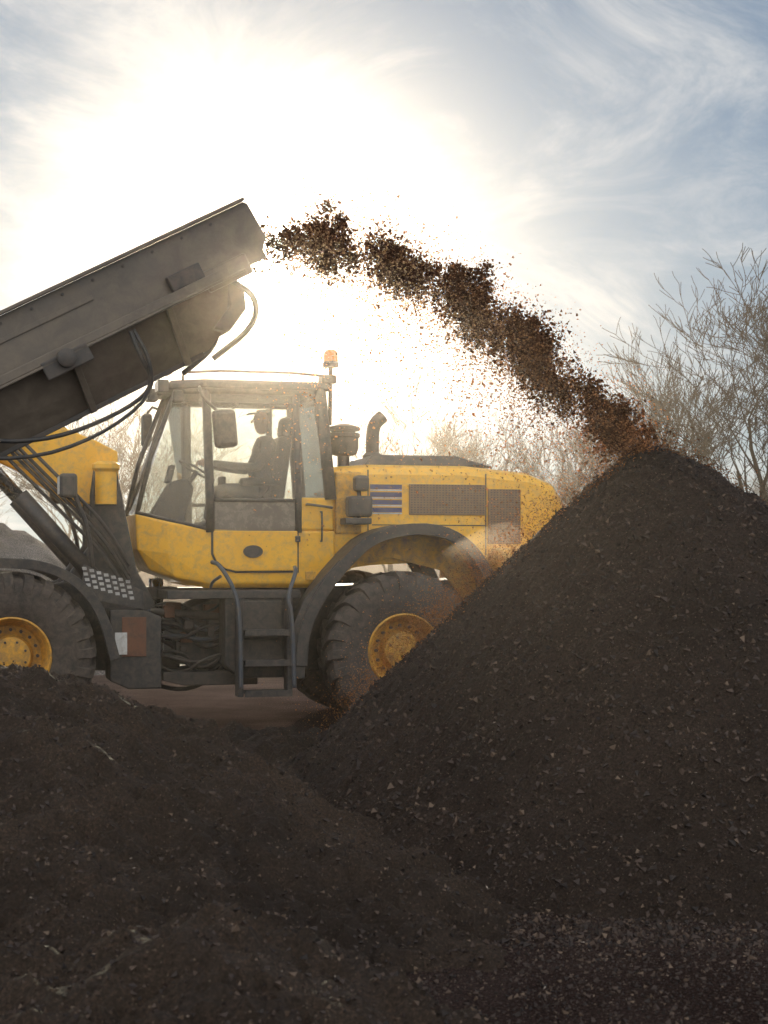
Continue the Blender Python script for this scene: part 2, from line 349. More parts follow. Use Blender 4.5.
loft('cab_roof', [[(x, y, z) for x, y in RP] for z in (3.22, 3.27)] + [[(x*.97+.04, y*.93, 3.31) for x, y in RP]], 'black', L, .015)
for s in (1, -1):
    t = 'near' if s > 0 else 'far'
    tube('roof_rail_'+t, [(.62, .66*s, 3.3), (.62, .68*s, 3.39), (2.0, .66*s, 3.39), (2.0, .6*s, 3.3)], .013, 'black', L, 8, 1)
    box('roof_lamp_'+t, (2.17, .42*s, 3.25), (.1, .2, .12), 'black', L)
    box('roof_lamp_lens_'+t, (2.226, .42*s, 3.25), (.012, .16, .09), 'white', L, bevel=.003)
tube('beacon_pole', [(.58, .62, 2.9), (.58, .66, 3.47)], .02, 'black', L)
box('beacon_bracket', (.60, .6, 3.34), (.14, .2, .08), 'black', L)
lathe('beacon_base', [(0, 0), (0, .075), (.035, .08), (.05, .07), (.05, 0)], (.58, .66, 3.46), 'z', 'black', L, 20)
lathe('beacon_lens', [(.05, .07), (.1, .072), (.14, .065), (.165, .04), (.17, 0)], (.58, .66, 3.46), 'z', 'orange', L, 20)
tube('mirror_arm', [(1.85, .68, 3.2), (1.88, .85, 3.22), (1.86, .95, 3.1), (1.70, .98, 2.95)], .016, 'black', L, 8, 1)
box('mirror_near', (1.66, .96, 2.82), (.24, .10, .36), 'black', L, rot=(0, 6, 20), bevel=.045)
tube('mirror_arm_far', [(2.0, -.6, 3.1), (2.15, -.95, 3.2), (2.15, -1.05, 2.9)], .014, 'black', L, 8, 1)
box('mirror_far', (2.15, -1.05, 2.95), (.10, .2, .34), 'black', L, bevel=.03)
box('work_light_front', (2.05, .62, 3.14), (.1, .12, .12), 'black', L, bevel=.02)
tube('wiper', [(2.44, .1, 2.08), (2.28, .25, 2.6)], .009, 'black', L, 6)
box('seat_base', (1.2, .0, 1.98), (.5, .5, .2), 'seat', L, bevel=.04)
box('seat_cushion', (1.22, .0, 2.14), (.5, .5, .14), 'seat', L, bevel=.05)
box('seat_back', (.97, .0, 2.5), (.14, .48, .66), 'seat', L, rot=(0, -8, 0), bevel=.06)
box('seat_headrest', (.9, .0, 2.92), (.1, .28, .2), 'seat', L, rot=(0, -8, 0), bevel=.04)
box('armrest', (1.2, .32, 2.36), (.42, .1, .08), 'seat', L, bevel=.03)
box('side_console', (1.25, -.5, 2.12), (.7, .25, .42), 'seat', L, bevel=.04)
box('joystick_box', (1.45, -.5, 2.38), (.08, .08, .14), 'seat', L, bevel=.02)
prism('dash_column', [(1.95, 1.9), (1.82, 2.3), (1.9, 2.4), (2.05, 2.36), (2.3, 1.95)], -.14, .14, 'seat', L, .02)
o = lathe('steering_wheel', [(.012*math.cos(t), .19+.014*math.sin(t)) for t in [2*math.pi*k/8 for k in range(9)]], (0, 0, 0), 'z', 'seat', L, 28)
o.location = (1.78, 0, 2.48); o.rotation_euler = (0, R(-30), 0)
tube('steering_shaft', [(1.78, 0, 2.47), (1.9, 0, 2.3)], .025, 'seat', L)
box('monitor', (2.0, -.36, 2.46), (.05, .22, .18), 'seat', L, rot=(0, -15, 0))
OP = empty('operator'); OP.matrix_world = L.matrix_world.copy()
def skinned(name, nodes, edges, mat, parent, root=0):
    me = bpy.data.meshes.new(name); me.from_pydata([n_[:3] for n_ in nodes], edges, []); me.materials.append(M[mat])
    o = link(bpy.data.objects.new(name, me), parent)
    sk = o.modifiers.new('skin', 'SKIN'); sk.use_smooth_shade = True
    for i, n_ in enumerate(nodes):
        me.skin_vertices[0].data[i].radius = (n_[3], n_[4] if len(n_) > 4 else n_[3])
    me.skin_vertices[0].data[root].use_root = True
    sb = o.modifiers.new('sub', 'SUBSURF'); sb.levels = 2; sb.render_levels = 2
    return o
B = [(1.12, 0, 2.28, .13, .16), (1.10, 0, 2.46, .12, .15), (1.09, 0, 2.64, .13, .17), (1.10, 0, 2.76, .08, .12), (1.12, 0, 2.83, .055),
     (1.10, .17, 2.72, .07), (1.22, .25, 2.50, .05), (1.47, .20, 2.52, .042), (1.66, .15, 2.55, .032),
     (1.10, -.17, 2.72, .07), (1.22, -.25, 2.50, .05), (1.47, -.20, 2.52, .042), (1.66, -.15, 2.55, .032),
     (1.20, .10, 2.27, .085), (1.58, .14, 2.30, .065), (1.66, .14, 1.98, .05), (1.20, -.10, 2.27, .085), (1.58, -.14, 2.30, .065), (1.66, -.14, 1.98, .05)]
skinned('clothed_body', B, [(0, 1), (1, 2), (2, 3), (3, 4), (3, 5), (5, 6), (6, 7), (7, 8), (3, 9), (9, 10), (10, 11), (11, 12), (0, 13), (13, 14), (14, 15), (0, 16), (16, 17), (17, 18)], 'jacket', OP)
H_ = [(1.125, 0, 2.84, .05), (1.14, 0, 2.93, .075), (1.14, 0, 3.01, .085), (1.13, 0, 3.08, .06)]
skinned('head', H_, [(0, 1), (1, 2), (2, 3)], 'skin', OP)
skinned('nose', [(1.215, 0, 2.99, .012), (1.24, 0, 2.96, .014)], [(0, 1)], 'skin', OP)
for s in (1, -1):
    skinned('ear', [(1.13, .083*s, 2.99, .014), (1.125, .09*s, 2.95, .01)], [(0, 1)], 'skin', OP)
    skinned('eye', [(1.212, .03*s, 3.0, .009), (1.214, .034*s, 3.0, .008)], [(0, 1)], 'seat', OP)
    skinned('palm', [(1.66, .15*s, 2.55, .028), (1.71, .15*s, 2.555, .034)], [(0, 1)], 'skin', OP)
    for f in range(4):
        yy = (.125+.018*f)*s; z0 = 2.57-.006*f
        skinned('finger', [(1.70, yy, z0, .010), (1.745, yy, z0+.015, .010), (1.765, yy, z0-.015, .009), (1.745, yy, z0-.035, .008)], [(0, 1), (1, 2), (2, 3)], 'skin', OP)
    skinned('thumb', [(1.68, .12*s, 2.56, .012), (1.715, .10*s, 2.55, .010), (1.74, .098*s, 2.535, .009)], [(0, 1), (1, 2)], 'skin', OP)
    skinned('boot', [(1.66, .14*s, 1.99, .05), (1.68, .14*s, 1.94, .05), (1.80, .14*s, 1.93, .04)], [(0, 1), (1, 2)], 'seat', OP)
skinned('cap', [(1.12, 0, 3.06, .088), (1.12, 0, 3.10, .075)], [(0, 1)], 'jacket', OP)
box('cap_peak', (1.22, 0, 3.055), (.11, .14, .012), 'jacket', OP, rot=(0, 8, 0), bevel=.005)

def hring(x, w, zt, zb, c=.10):
    return [(x, w, zb), (x, w, zt-c), (x, w-c*.4, zt-c*.3), (x, w-c*1.3, zt), (x, -w+c*1.3, zt), (x, -w+c*.4, zt-c*.3), (x, -w, zt-c), (x, -w, zb)]
loft('hood', [hring(.56, .70, 2.50, 1.5), hring(.2, .70, 2.53, 1.55), hring(-.8, .70, 2.53, 1.6), hring(-1.45, .69, 2.47, 1.62), hring(-1.72, .66, 2.38, 1.64, .14), hring(-1.84, .58, 2.25, 1.68, .14)], 'yellow', L, .012)
loft('hood_top_cover', [[(x, y, 2.53) for x, y in ((.2, .48), (.2, -.48), (-1.15, -.48), (-1.15, .48))], [(x, y, 2.64) for x, y in ((.1, .44), (.1, -.44), (-.75, -.44), (-.75, .44))]], 'black', L, .02)
box('hood_front_block', (.42, .60, 2.15), (.26, .26, .6), 'yellow2', L, bevel=.02)
box('hood_seam_1', (.22, .7015, 2.05), (.012, .004, .85), 'black', L, bevel=0)
box('hood_seam_2', (-.98, .7015, 2.05), (.012, .004, .8), 'black', L, bevel=0)
box('hood_seam_3', (-.4, .7015, 1.94), (1.16, .004, .010), 'black', L, bevel=0)
for i in range(4):
    box('louvre_%d' % i, (.04, .703, 2.31-.075*i), (.32, .006, .045), 'blue', L, bevel=0)
    box('louvre_trim_%d' % i, (.04, .704, 2.277-.075*i), (.32, .005, .012), 'white', L, bevel=0)
box('grille_panel', (-.58, .706, 2.19), (.78, .016, .30), 'grille', L, bevel=.006)
box('grille_rear', (-1.17, .706, 2.03), (.34, .018, .54), 'grille', L, bevel=.006)
V, F = [], []
for x0, x1, z0, z1 in ((-.96, -.20, 2.06, 2.33), (-1.33, -1.01, 1.78, 2.29)):
    z = z0
    while z < z1:
        x = x0
        while x < x1:
            b = len(V); V += [(x, .7165, z), (x+.016, .7165, z), (x+.016, .7165, z+.010), (x, .7165, z+.010)]; F.append((b, b+1, b+2, b+3)); x += .032
        z += .024
mesh('grille_perforations', V, F, 'black', L, fix=False)
tube('exhaust_stack', [(.02, .1, 2.55), (.02, .1, 2.85), (0.0, .1, 2.97), (-.09, .1, 3.05)], .068, 'dark', L, 16, 2)
lathe('exhaust_collar', [(0, .1), (.05, .1), (.08, .07)], (.02, .1, 2.6), 'z', 'black', L, 20)
lathe('precleaner', [(0, .06), (.12, .06), (.14, .13), (.2, .15), (.3, .15), (.31, .165), (.345, .165), (.35, .12), (.37, .12), (.375, .165), (.41, .16), (.44, .06), (.44, 0)], (.38, .35, 2.5), 'z', 'dark', L, 24)
box('rear_work_light', (.34, .9, 2.33), (.14, .14, .15), 'black', L, bevel=.03)
box('rear_work_light_2', (.36, .9, 2.11), (.24, .16, .2), 'black', L, bevel=.03)
tube('rear_light_bracket', [(.36, .7, 2.0), (.36, .9, 2.0), (.36, .9, 2.3)], .02, 'black', L, 8)
box('tail_bracket', (.38, .86, 1.97), (.26, .22, .06), 'black', L)

def strip(name, prof, y0, y1, th, mat):
    n = len(prof); P2 = [Vector((p[0], p[1])) for p in prof]; off = []
    for i in range(n):
        d = (P2[min(i+1, n-1)]-P2[max(i-1, 0)]).normalized(); off.append(P2[i]+Vector((d.y, -d.x))*th)
    poly = [tuple(p) for p in P2]+[tuple(p) for p in off[::-1]]
    prism(name, poly, y0, y1, mat, L, .006)
rf = smoothpath([(1.04, .62, 0), (1.02, .95, 0), (.86, 1.3, 0), (.60, 1.62, 0), (.28, 1.90, 0), (-.30, 1.97, 0), (-.68, 1.80, 0), (-.92, 1.45, 0), (-.98, 1.2, 0)], 2)
rf = [(p[0], p[1]) for p in rf]
for s in (1, -1):
    t = 'near' if s > 0 else 'far'
    strip('rear_fender_'+t, rf, .71*s, 1.2*s, -.03, 'black')
    strip('rear_fender_lip_'+t, rf, 1.17*s, 1.215*s, -.11, 'black')
prism('fender_mud_flap', [(1.06, .5), (1.06, 1.0), (.95, 1.25), (.62, 1.60), (.50, 1.60), (.80, 1.22), (.93, .95), (.95, .5)], 1.12, 1.19, 'black', L, .01)
inner = [(p[0]*.93, p[1]-.035) for p in rf if p[1] > 1.2]
prism('fender_inner_panel', inner+[(-.75, 1.2), (-.5, 1.5), (0, 1.62), (.4, 1.52), (.75, 1.25)], .72, .76, 'yellow2', L, .005)
ff = smoothpath([(3.7, 1.62, 0), (3.3, 1.60, 0), (2.97, 1.43, 0), (2.76, 1.14, 0), (2.65, .72, 0)], 2)
ff = [(p[0], p[1]) for p in ff][::-1]
for s in (1, -1):
    t = 'near' if s > 0 else 'far'
    strip('front_fender_'+t, ff, .66*s, 1.24*s, .025, 'black')
    strip('front_fender_lip_'+t, ff, 1.2*s, 1.255*s, .09, 'black')
for s in (1, -1):
    t = 'near' if s > 0 else 'far'
    tube('headlight_stalk_'+t, [(2.85, .75*s, 1.5), (2.9, .8*s, 1.9), (3.02, .8*s, 2.2)], .022, 'black', L, 8, 1)
    box('headlight_'+t, (3.08, .8*s, 2.28), (.16, .2, .22), 'black', L, bevel=.03)
    box('headlight_lens_'+t, (3.166, .8*s, 2.28), (.012, .16, .16), 'white', L, bevel=.003)
bo = [(2.58, 2.15), (2.6, 2.62), (2.8, 2.72), (3.3, 2.92), (4.6, 3.35), (5.9, 2.75), (5.95, 2.5), (4.6, 2.98), (3.5, 2.48), (2.95, 2.12)]
prism('lift_arm_near', bo, .38, .50, 'yellow', L, .015); prism('lift_arm_far', bo, -.50, -.38, 'yellow', L, .015)
tube('lift_arm_cross', [(4.3, -.4, 3.05), (4.3, .4, 3.05)], .13, 'yellow', L, 16)
prism('bellcrank', [(4.0, 3.7), (4.2, 3.75), (4.55, 3.0), (4.6, 2.45), (4.4, 2.4), (4.2, 3.0)], -.08, .08, 'yellow', L, .015)
for i, y in enumerate((.58, -.58)):
    tube('lift_cylinder_%d' % i, [(2.75, y, 1.35), (3.5, y, 2.2)], .075, 'black', L, 16)
    tube('lift_piston_%d' % i, [(3.5, y, 2.2), (4.15, y, 2.92)], .04, 'chrome', L, 14)
tube('tilt_cylinder', [(2.75, 0, 2.5), (3.5, 0, 3.2)], .08, 'black', L, 16)
tube('tilt_piston', [(3.5, 0, 3.2), (4.05, 0, 3.7)], .04, 'chrome', L, 14)
for i, (y, dz) in enumerate(((.7, 0), (.74, .05), (.67, .11), (.7, -.09), (.72, .2))):
    tube('boom_hose_%d' % i, [(2.5, y-.1, 1.35+dz), (2.75, y, 1.75+dz), (3.05, y, 2.05+dz), (3.7, y-.15, 2.72+dz)], .018, 'black', L, 8, 2)
tube('arm_pivot', [(2.72, -.56, 2.35), (2.72, .56, 2.35)], .075, 'yellow2', L, 16)
lathe('reservoir', [(0, 0), (0, .1), (.3, .1), (.33, .13), (.37, .13), (.4, .08), (.4, 0)], (2.72, .62, 2.12), 'z', 'yellow', L, 24)
prism('bucket', [(5.8, 2.9), (5.75, 2.3), (6.0, 1.9), (6.9, 1.95), (7.0, 2.0), (6.95, 2.03), (6.1, 2.0), (5.9, 2.35), (5.95, 2.85)], -1.35, 1.35, 'dark', L, .01)
for s in (-1.33, 1.31): prism('bucket_side', [(5.86, 2.88), (5.83, 2.3), (6.05, 1.96), (6.95, 2.0), (6.6, 2.5)], s, s+.02, 'dark', L, .003)
prism('bucket_hitch', [(5.6, 2.3), (5.6, 2.85), (5.85, 2.85), (5.82, 2.3)], -.55, .55, 'yellow2', L)

# ------------------------------------------------------------ conveyor
phi, al = R(20), R(28)
d = Vector((-math.cos(phi)*math.cos(al), -math.sin(phi)*math.cos(al), -math.sin(al)))
lt = Vector((math.sin(phi), -math.cos(phi), 0)); nn = d.cross(lt)
mw = Matrix(((d.x, lt.x, nn.x, -1.01), (d.y, lt.y, nn.y, 10.12), (d.z, lt.z, nn.z, 3.77), (0, 0, 0, 1)))
C = empty('conveyor', mw)
LEN = 6.3
for s, t in ((1, 'near'), (-1, 'far')):
    prism('side_wall_'+t, [(-.02, -.02), (-.035, -.25), (.02, -.30), (.02, -.36), (LEN, -.36), (LEN, 0), (.0, 0)], .45*s-.006, .45*s+.006, 'conv', C, .004)
    box('top_flange_'+t, (LEN/2, .47*s, .012), (LEN, .07, .02), 'conv', C, bevel=.004)
    box('mid_flange_'+t, (LEN/2+.1, .485*s, -.37), (LEN-.2, .09, .016), 'conv', C, bevel=.004)
    box('mid_rail_'+t, (LEN/2+.15, .50*s, -.335), (LEN-.3, .05, .055), 'conv', C, bevel=.006)
    mesh('trough_side_'+t, [(.30, .44*s, -.378), (LEN, .44*s, -.378), (LEN, .24*s, -.70), (.55, .24*s, -.70), (.40, .30*s, -.62)], [(0, 1, 2, 3, 4)], 'conv', C, fix=False)
    box('trough_edge_'+t, (LEN/2+.3, .245*s, -.71), (LEN-.6, .07, .03), 'dark', C, bevel=.005)
    for i in range(9):
        x = .7+i*.65
        mesh('trough_rib_%s_%d' % (t, i), [(x, .45*s, -.378), (x+.04, .45*s, -.378), (x+.04, .25*s, -.73), (x, .25*s, -.73), (x, .49*s, -.38), (x+.04, .49*s, -.38), (x+.04, .29*s, -.73), (x, .29*s, -.73)], [(0, 1, 2, 3), (4, 5, 6, 7), (0, 4, 7, 3), (1, 5, 6, 2), (0, 1, 5, 4), (3, 2, 6, 7)], 'conv', C, bevel=.004)
    box('head_bearing_'+t, (.30, .475*s, -.34), (.30, .06, .13), 'conv', C, bevel=.012)
    box('tension_bracket_'+t, (.55, .49*s, -.26), (.22, .06, .10), 'dark', C, bevel=.01)
    box('stiffener_'+t, (LEN/2+.5, .459*s, -.13), (LEN-1.2, .014, .03), 'conv', C, bevel=.003)
    box('bolt_plate_'+t, (1.9, .462*s, -.2), (.16, .012, .2), 'conv', C, bevel=.003)
    V, F = [], []
    for i in range(30):
        tube_geo([(.25+i*.2, .456*s, -.04), (.25+i*.2, .464*s, -.04)], .009, 6, V, F)
    mesh('rivets_'+t, V, F, 'dark', C)
mesh('trough_bottom', [(.55, -.24, -.70), (.55, .24, -.70), (LEN, .24, -.70), (LEN, -.24, -.70)], [(0, 1, 2, 3)], 'dark', C, fix=False)
tube('head_drum', [(.12, -.44, -.2), (.12, .44, -.2)], .15, 'rubber', C, 28)
V = [(.12, -.42, -.04), (.12, .42, -.04), (LEN, .42, .0), (LEN, .2, -.1), (LEN, -.2, -.1), (LEN, -.42, .0), (.5, .2, -.09), (.5, -.2, -.09)]
mesh('belt_top', V, [(0, 1, 6, 7), (1, 2, 3, 6), (6, 3, 4, 7), (7, 4, 5, 0)], 'rubber', C, fix=False)
mesh('belt_return', [(.15, -.40, -.35), (.15, .40, -.35), (LEN, .40, -.35), (LEN, -.40, -.35)], [(0, 1, 2, 3)], 'rubber', C, fix=False)
prism('head_scraper', [(.25, -.37), (.22, -.48), (.26, -.58), (.42, -.66), (.5, -.60), (.34, -.52), (.30, -.38)], -.38, .38, 'dark', C, .01)
tube('head_guard_bar', [(.3, .47, -.38), (.2, .49, -.55), (.3, .47, -.70), (.6, .4, -.76)], .018, 'black', C, 8, 2)
tube('head_guard_bar_far', [(.3, -.47, -.38), (.2, -.49, -.55), (.3, -.47, -.70), (.6, -.4, -.76)], .018, 'black', C, 8, 2)
lathe('fold_joint', [(0, .055), (.04, .055), (.05, .04), (.05, 0)], (1.42, .53, -.38), 'y', 'dark', C, 20)
box('fold_plate', (1.42, .52, -.40), (.30, .02, .11), 'dark', C, bevel=.008)
tube('hydraulic_line', [(1.0, .5, -.40), (1.02, .52, -.55), (1.0, .45, -.74), (1.2, .42, -.80), (1.6, .42, -.78), (1.9, .44, -.68), (2.1, .48, -.55), (3.0, .5, -.42)], .014, 'black', C, 8, 2)
tube('hydraulic_line_2', [(.98, .5, -.40), (.98, .54, -.6), (1.05, .45, -.80), (1.45, .42, -.87), (1.9, .42, -.80), (2.4, .5, -.5), (3.4, .5, -.42)], .012, 'black', C, 8, 2)

S = empty('screening_machine', Matrix.Translation((-6.9, 8.0, 0)) @ Matrix.Rotation(R(20), 4, 'Z'))
prism('hull', [(-2.6, .8), (-2.8, 1.7), (-2.2, 2.2), (.2, 2.3), (.9, 1.3), (.6, .75)], -1.0, 1.0, 'yellow2', S, .04)
prism('hopper', [(-3.2, 3.0), (-2.3, 2.15), (-.6, 2.15), (.2, 3.0)], -1.2, 1.2, 'dark', S, .03)
for s in (-.95, .95):
    prism('track', [(-2.3, .06), (-2.6, .3), (-2.5, .62), (-2.2, .74), (.1, .74), (.45, .6), (.5, .3), (.2, .06)], s-.22, s+.22, 'rubber', S, .04)
    for i in range(6): lathe('track_roller', [(-.24, 0), (-.24, .16), (.24, .16), (.24, 0)], (-2.05+i*.4, s, .34), 'y', 'dark', S, 16)
tube('conveyor_prop', [(.5, .5, 1.0), (2.6, .2, 2.1)], .05, 'dark', S)

# ------------------------------------------------------------ terrain
def fbm(x, y, s, o=5, h=.9, z=0): return noise.fractal(Vector((x*s, y*s, z)), h, 2.1, o)
def field(name, x0, x1, y0, y1, st, fn, mat, cut=-.05):
    nx, ny = int((x1-x0)/st), int((y1-y0)/st); V = []
    for j in range(ny+1):
        for i in range(nx+1):
            x, y = x0+i*st, y0+j*st; V.append((x, y, fn(x, y)))
    F = []
    for j in range(ny):
        for i in range(nx):
            a = j*(nx+1)+i; q = (a, a+1, a+nx+2, a+nx+1)
            if max(V[k][2] for k in q) > cut: F.append(q)
    used = sorted({k for f in F for k in f}); mp = {k: n for n, k in enumerate(used)}
    return mesh(name, [V[k] for k in used], [tuple(mp[k] for k in f) for f in F], mat, None, smooth=True, fix=False)
def hA(x, y):
    dx, dy = x-1.68, y-10.0
    a = math.atan2(dy, dx); r = math.hypot(dx, dy)
    wl, wr, wf, wb = max(0, -math.cos(a))**2, max(0, math.cos(a))**2, max(0, -math.sin(a))**2, max(0, math.sin(a))**2
    m = .95*wl+.68*wr+.86*wf+.8*wb
    r *= 1+.05*fbm(math.cos(a)*1.2, math.sin(a)*1.2, 1.0, 3)
    h = 2.30-m*(math.sqrt(r*r+.03)-.17)
    if h < .35: h = .35-(.35-h)*(.62+.38*min(1, (.35-h)/1.5)) if h > -.6 else h
    n = .035*fbm(x, y, 2.2, 4, .8)+.026*fbm(x, y, 9, 4, .6, 5)+.018*fbm(x, y, 32, 3, .4, 9)
    return h+n
def smax(vals, k=.12):
    m = max(vals); return m+k*math.log(sum(math.exp((v-m)/k) for v in vals))
def cone(x, y, cx, cy, H, ml, mr, mf, mb, c, flat=0):
    dx, dy = x-cx, y-cy; sx = (mr if dx > 0 else ml)*dx
    if dy > 0: sy = mb*dy
    else: sy = mf*min(0, dy+flat)-.05*min(-dy, flat)
    return H-(math.sqrt(sx*sx+sy*sy+c*c)-c)
def hB(x, y):
    w = .22*fbm(x, y, .7, 3, .9, 3)
    x1, y1 = x+w, y+w*.6
    v = smax([cone(x1, y1, -1.75, 8.5, 1.03, .12, .66, .42, .8, .18, .9),
              cone(x1, y1, -3.4, 8.2, .95, .2, .3, .4, .6, .3, .8),
              cone(x1, y1, -.80, 7.9, .66, .35, .6, .42, .85, .1, .35),
              cone(x1, y1, -.30, 7.45, .38, .4, .55, .35, .85, .08, .3),
              cone(x1, y1, -1.1, 6.3, .52, .3, .6, .45, .9, .08, .3),
              cone(x1, y1, -.60, 5.15, .50, .3, .52, .4, .95, .07, .35),
              cone(x1, y1, -.75, 11.2, .46, .12, .25, .2, .5, .2)], .03)
    if v < .1: v = .1-(.1-v)*.7
    n = .085*fbm(x, y, 1.8, 4, .8)+.06*fbm(x, y, 5, 5, .5, 5)+.022*fbm(x, y, 26, 3, .35, 9)
    return v+n-.06
pA = field('soil_pile', -2.2, 6.4, 6.3, 14.2, .028, hA, 'soil')
pB = field('soil_pile', -8.0, 2.2, 2.2, 13.4, .032, hB, 'sunsoil')
def hG(x, y):
    dx, dy = x+7.6, y-27
    return 2.7-.5*math.hypot(dx, dy*.8)+.2*fbm(x, y, .8, 5, .7)+.08*fbm(x, y, 4, 4, .5)
field('gravel_pile', -18, 0, 18, 36, .15, hG, 'gravel')
mesh('ground', [(-900, -300, 0), (900, -300, 0), (900, 1500, 0), (-900, 1500, 0)], [(0, 1, 2, 3)], 'ground', fix=False)

TET = [Vector((1, 1, 1)), Vector((-1, -1, 1)), Vector((-1, 1, -1)), Vector((1, -1, -1))]
def scatter(name, n, gen, mat, parent, flat=1.0):
    V, F = [], []
    for _ in range(n):
        g = gen()
        if g is None: continue
        p, s = g; b = len(V)
        rot = Matrix.Rotation(random.uniform(0, 6.28), 3, Vector((random.gauss(0, 1), random.gauss(0, 1), random.gauss(0, 1))).normalized())
        k = Vector((s*random.uniform(.6, 1.5), s*random.uniform(.4, 1)*flat, s*random.uniform(.4, 1)*flat))
        for t in TET: V.append(Vector(p)+rot @ Vector((t.x*k.x, t.y*k.y, t.z*k.z))*.6)
        F += [(b, b+1, b+2), (b, b+3, b+1), (b, b+2, b+3), (b+1, b+3, b+2)]
    return mesh(name, V, F, mat, parent, fix=False)
def on(fn, x0, x1, y0, y1, s0, s1):
    def g():
        x, y = random.uniform(x0, x1), random.uniform(y0, y1); z = max(fn(x, y), 0)
        s = s0*(s1/s0)**(random.random()**2.6); return (x, y, z+s*.2), s
    return g
random.seed(3)
scatter('clods', 65000, on(hA, -1.6, 5, 6.6, 10.6, .005, .025), 'clod', pA)
scatter('wood_chips', 7000, on(hA, -1.6, 5, 6.6, 10.6, .003, .014), 'chip', pA, .45)
scatter('clods', 70000, on(hB, -3.0, 1.6, 3.6, 9.6, .0035, .017), 'clod', pB)
scatter('wood_chips', 7000, on(hB, -3.0, 1.6, 3.6, 9.6, .002, .010), 'chip', pB, .45)

# ------------------------------------------------------------ thrown soil
path = [(-.70, 3.57), (-.5, 3.64), (-.34, 3.62), (.1, 3.47), (.54, 3.22), (.8, 3.02), (1.0, 2.84), (1.41, 2.48), (1.62, 2.34)]
def onpath(t):
    t = max(0, min(.9999, t))*(len(path)-1); i = int(t); f = t-i
    return path[i][0]*(1-f)+path[i+1][0]*f, path[i][1]*(1-f)+path[i+1][1]*f
clumps = [(.07, .05, .035, 10), (.24, .035, .085, 36), (.37, .032, .10, 42), (.50, .034, .12, 50), (.58, .03, .08, 10), (.70, .04, .13, 46), (.78, .03, .09, 12), (.88, .036, .10, 34), (.5, .35, .07, 22)]
sub = []
random.seed(21)
for (t, st, sz, k) in clumps:
    for _ in range(k):
        tt = random.gauss(t, st*.8); X, Z = onpath(tt)
        sub.append((X+random.gauss(0, .03), 10+random.gauss(0, .09), Z+random.gauss(0, sz*.75), random.uniform(.008, .055)))
def gclump():
    c = random.choice(sub); s = c[3]
    sz = .0035*(5.5**(random.random()**1.7))
    return (c[0]+random.gauss(0, s)*1.25, c[1]+random.gauss(0, s), c[2]+random.gauss(0, s)-abs(random.gauss(0, .08))*(random.random() < .4)), sz
def gfine():
    t = random.random()**.8; X, Z = onpath(.05+.95*t)
    drop = random.expovariate(1/.30) * (1.25-abs(t-.35))
    if random.random() < .3: drop = random.gauss(0, .13)
    Z2 = Z-drop
    if Z2 < (hA(X, 10) if X > -.6 else 1.8): return None
    return (X+random.gauss(0, .07)-drop*.10, 10+random.gauss(0, .22), Z2), .003*(3.8**(random.random()**2))
def gspray():
    X, Z = 1.68+random.gauss(0, .36), 2.34+random.expovariate(1/.06)
    return (X, 10+random.gauss(0, .2), max(Z-abs(X-1.68)*.8, hA(X, 10))), .003*(4.0**(random.random()**2))
def gslope():
    X = random.triangular(-.4, 1.5, .35); y = 10+random.gauss(0, .15)
    return (X-random.expovariate(1/.07), y, hA(X, y)+random.expovariate(1/.07)), .0025*(3.0**(random.random()**2))
ST = scatter('soil_stream', 52000, gclump, 'crumb', None)
scatter('falling_crumbs', 40000, gfine, 'finecrumb', ST)
scatter('landing_crumbs', 4000, gspray, 'crumb', ST)
scatter('rolling_crumbs', 14000, gslope, 'finecrumb', ST)

# ------------------------------------------------------------ bare trees
def tree_mesh(name, seed, H, levels=6, r0=.2, spread=.55, twig=.007, kids=(3, 4)):
    rnd = random.Random(seed); V, F = [], []
    def grow(p, dr, ln, r, lv):
        k = 5 if lv == 0 else 3; pts = [p.copy()]; rad = [r]; dd = dr.copy()
        for i in range(k):
            dd = (dd+Vector((rnd.gauss(0, .13), rnd.gauss(0, .13), rnd.gauss(.05, .08)))).normalized()
            pts.append(pts[-1]+dd*ln/k); rad.append(max(twig, r*(1-.55*(i+1)/k)))
        tube_geo(pts, rad, 7 if lv < 2 else (4 if lv < 4 else 3), V, F, False)
        if lv >= levels: return
        n = rnd.randint(5, 7) if lv == 0 else rnd.randint(*kids)
        for c in range(n):
            u = rnd.uniform(.35, 1) if c < n-1 else 1.0
            q = u*k; i = min(int(q), k-1); f = q-i; b = pts[i].lerp(pts[i+1], f)
            ax = Vector((rnd.gauss(0, 1), rnd.gauss(0, 1), rnd.gauss(0, .3))).normalized()
            nd = (dd+ax*spread*rnd.uniform(.6, 1.5)).normalized()
            if nd.z < -.1: nd.z *= -.3
            grow(b, nd, ln*rnd.uniform(.55, .8), max(twig, rad[i]*rnd.uniform(.45, .65)), lv+1)
    grow(Vector((0, 0, -.1)), Vector((rnd.gauss(0, .04), rnd.gauss(0, .04), 1)), H*.36, r0, 0)
    zt = max(v.z for v in V); k = H/zt
    me = bpy.data.meshes.new(name); me.from_pydata([tuple(v*k) for v in V], [], F); me.materials.append(M['bark'])
    return me
TM = [tree_mesh('bare_tree_a', 5, 9, 6, .19, .6, .0075, (2, 4)), tree_mesh('bare_tree_b', 9, 8, 5, .12, .45, .008, (3, 4)), tree_mesh('bare_tree_c', 14, 8, 5, .13, .5, .008, (3, 4))]
def tree(i, px, D, h, rot):
    o = link(bpy.data.objects.new('bare_tree', TM[i])); X = (px-384)/1600*D
    o.location = (X, D, 0); base = (9, 8, 8)[i]; s = h/base; o.scale = (s, s, s); o.rotation_euler = (0, 0, R(rot))
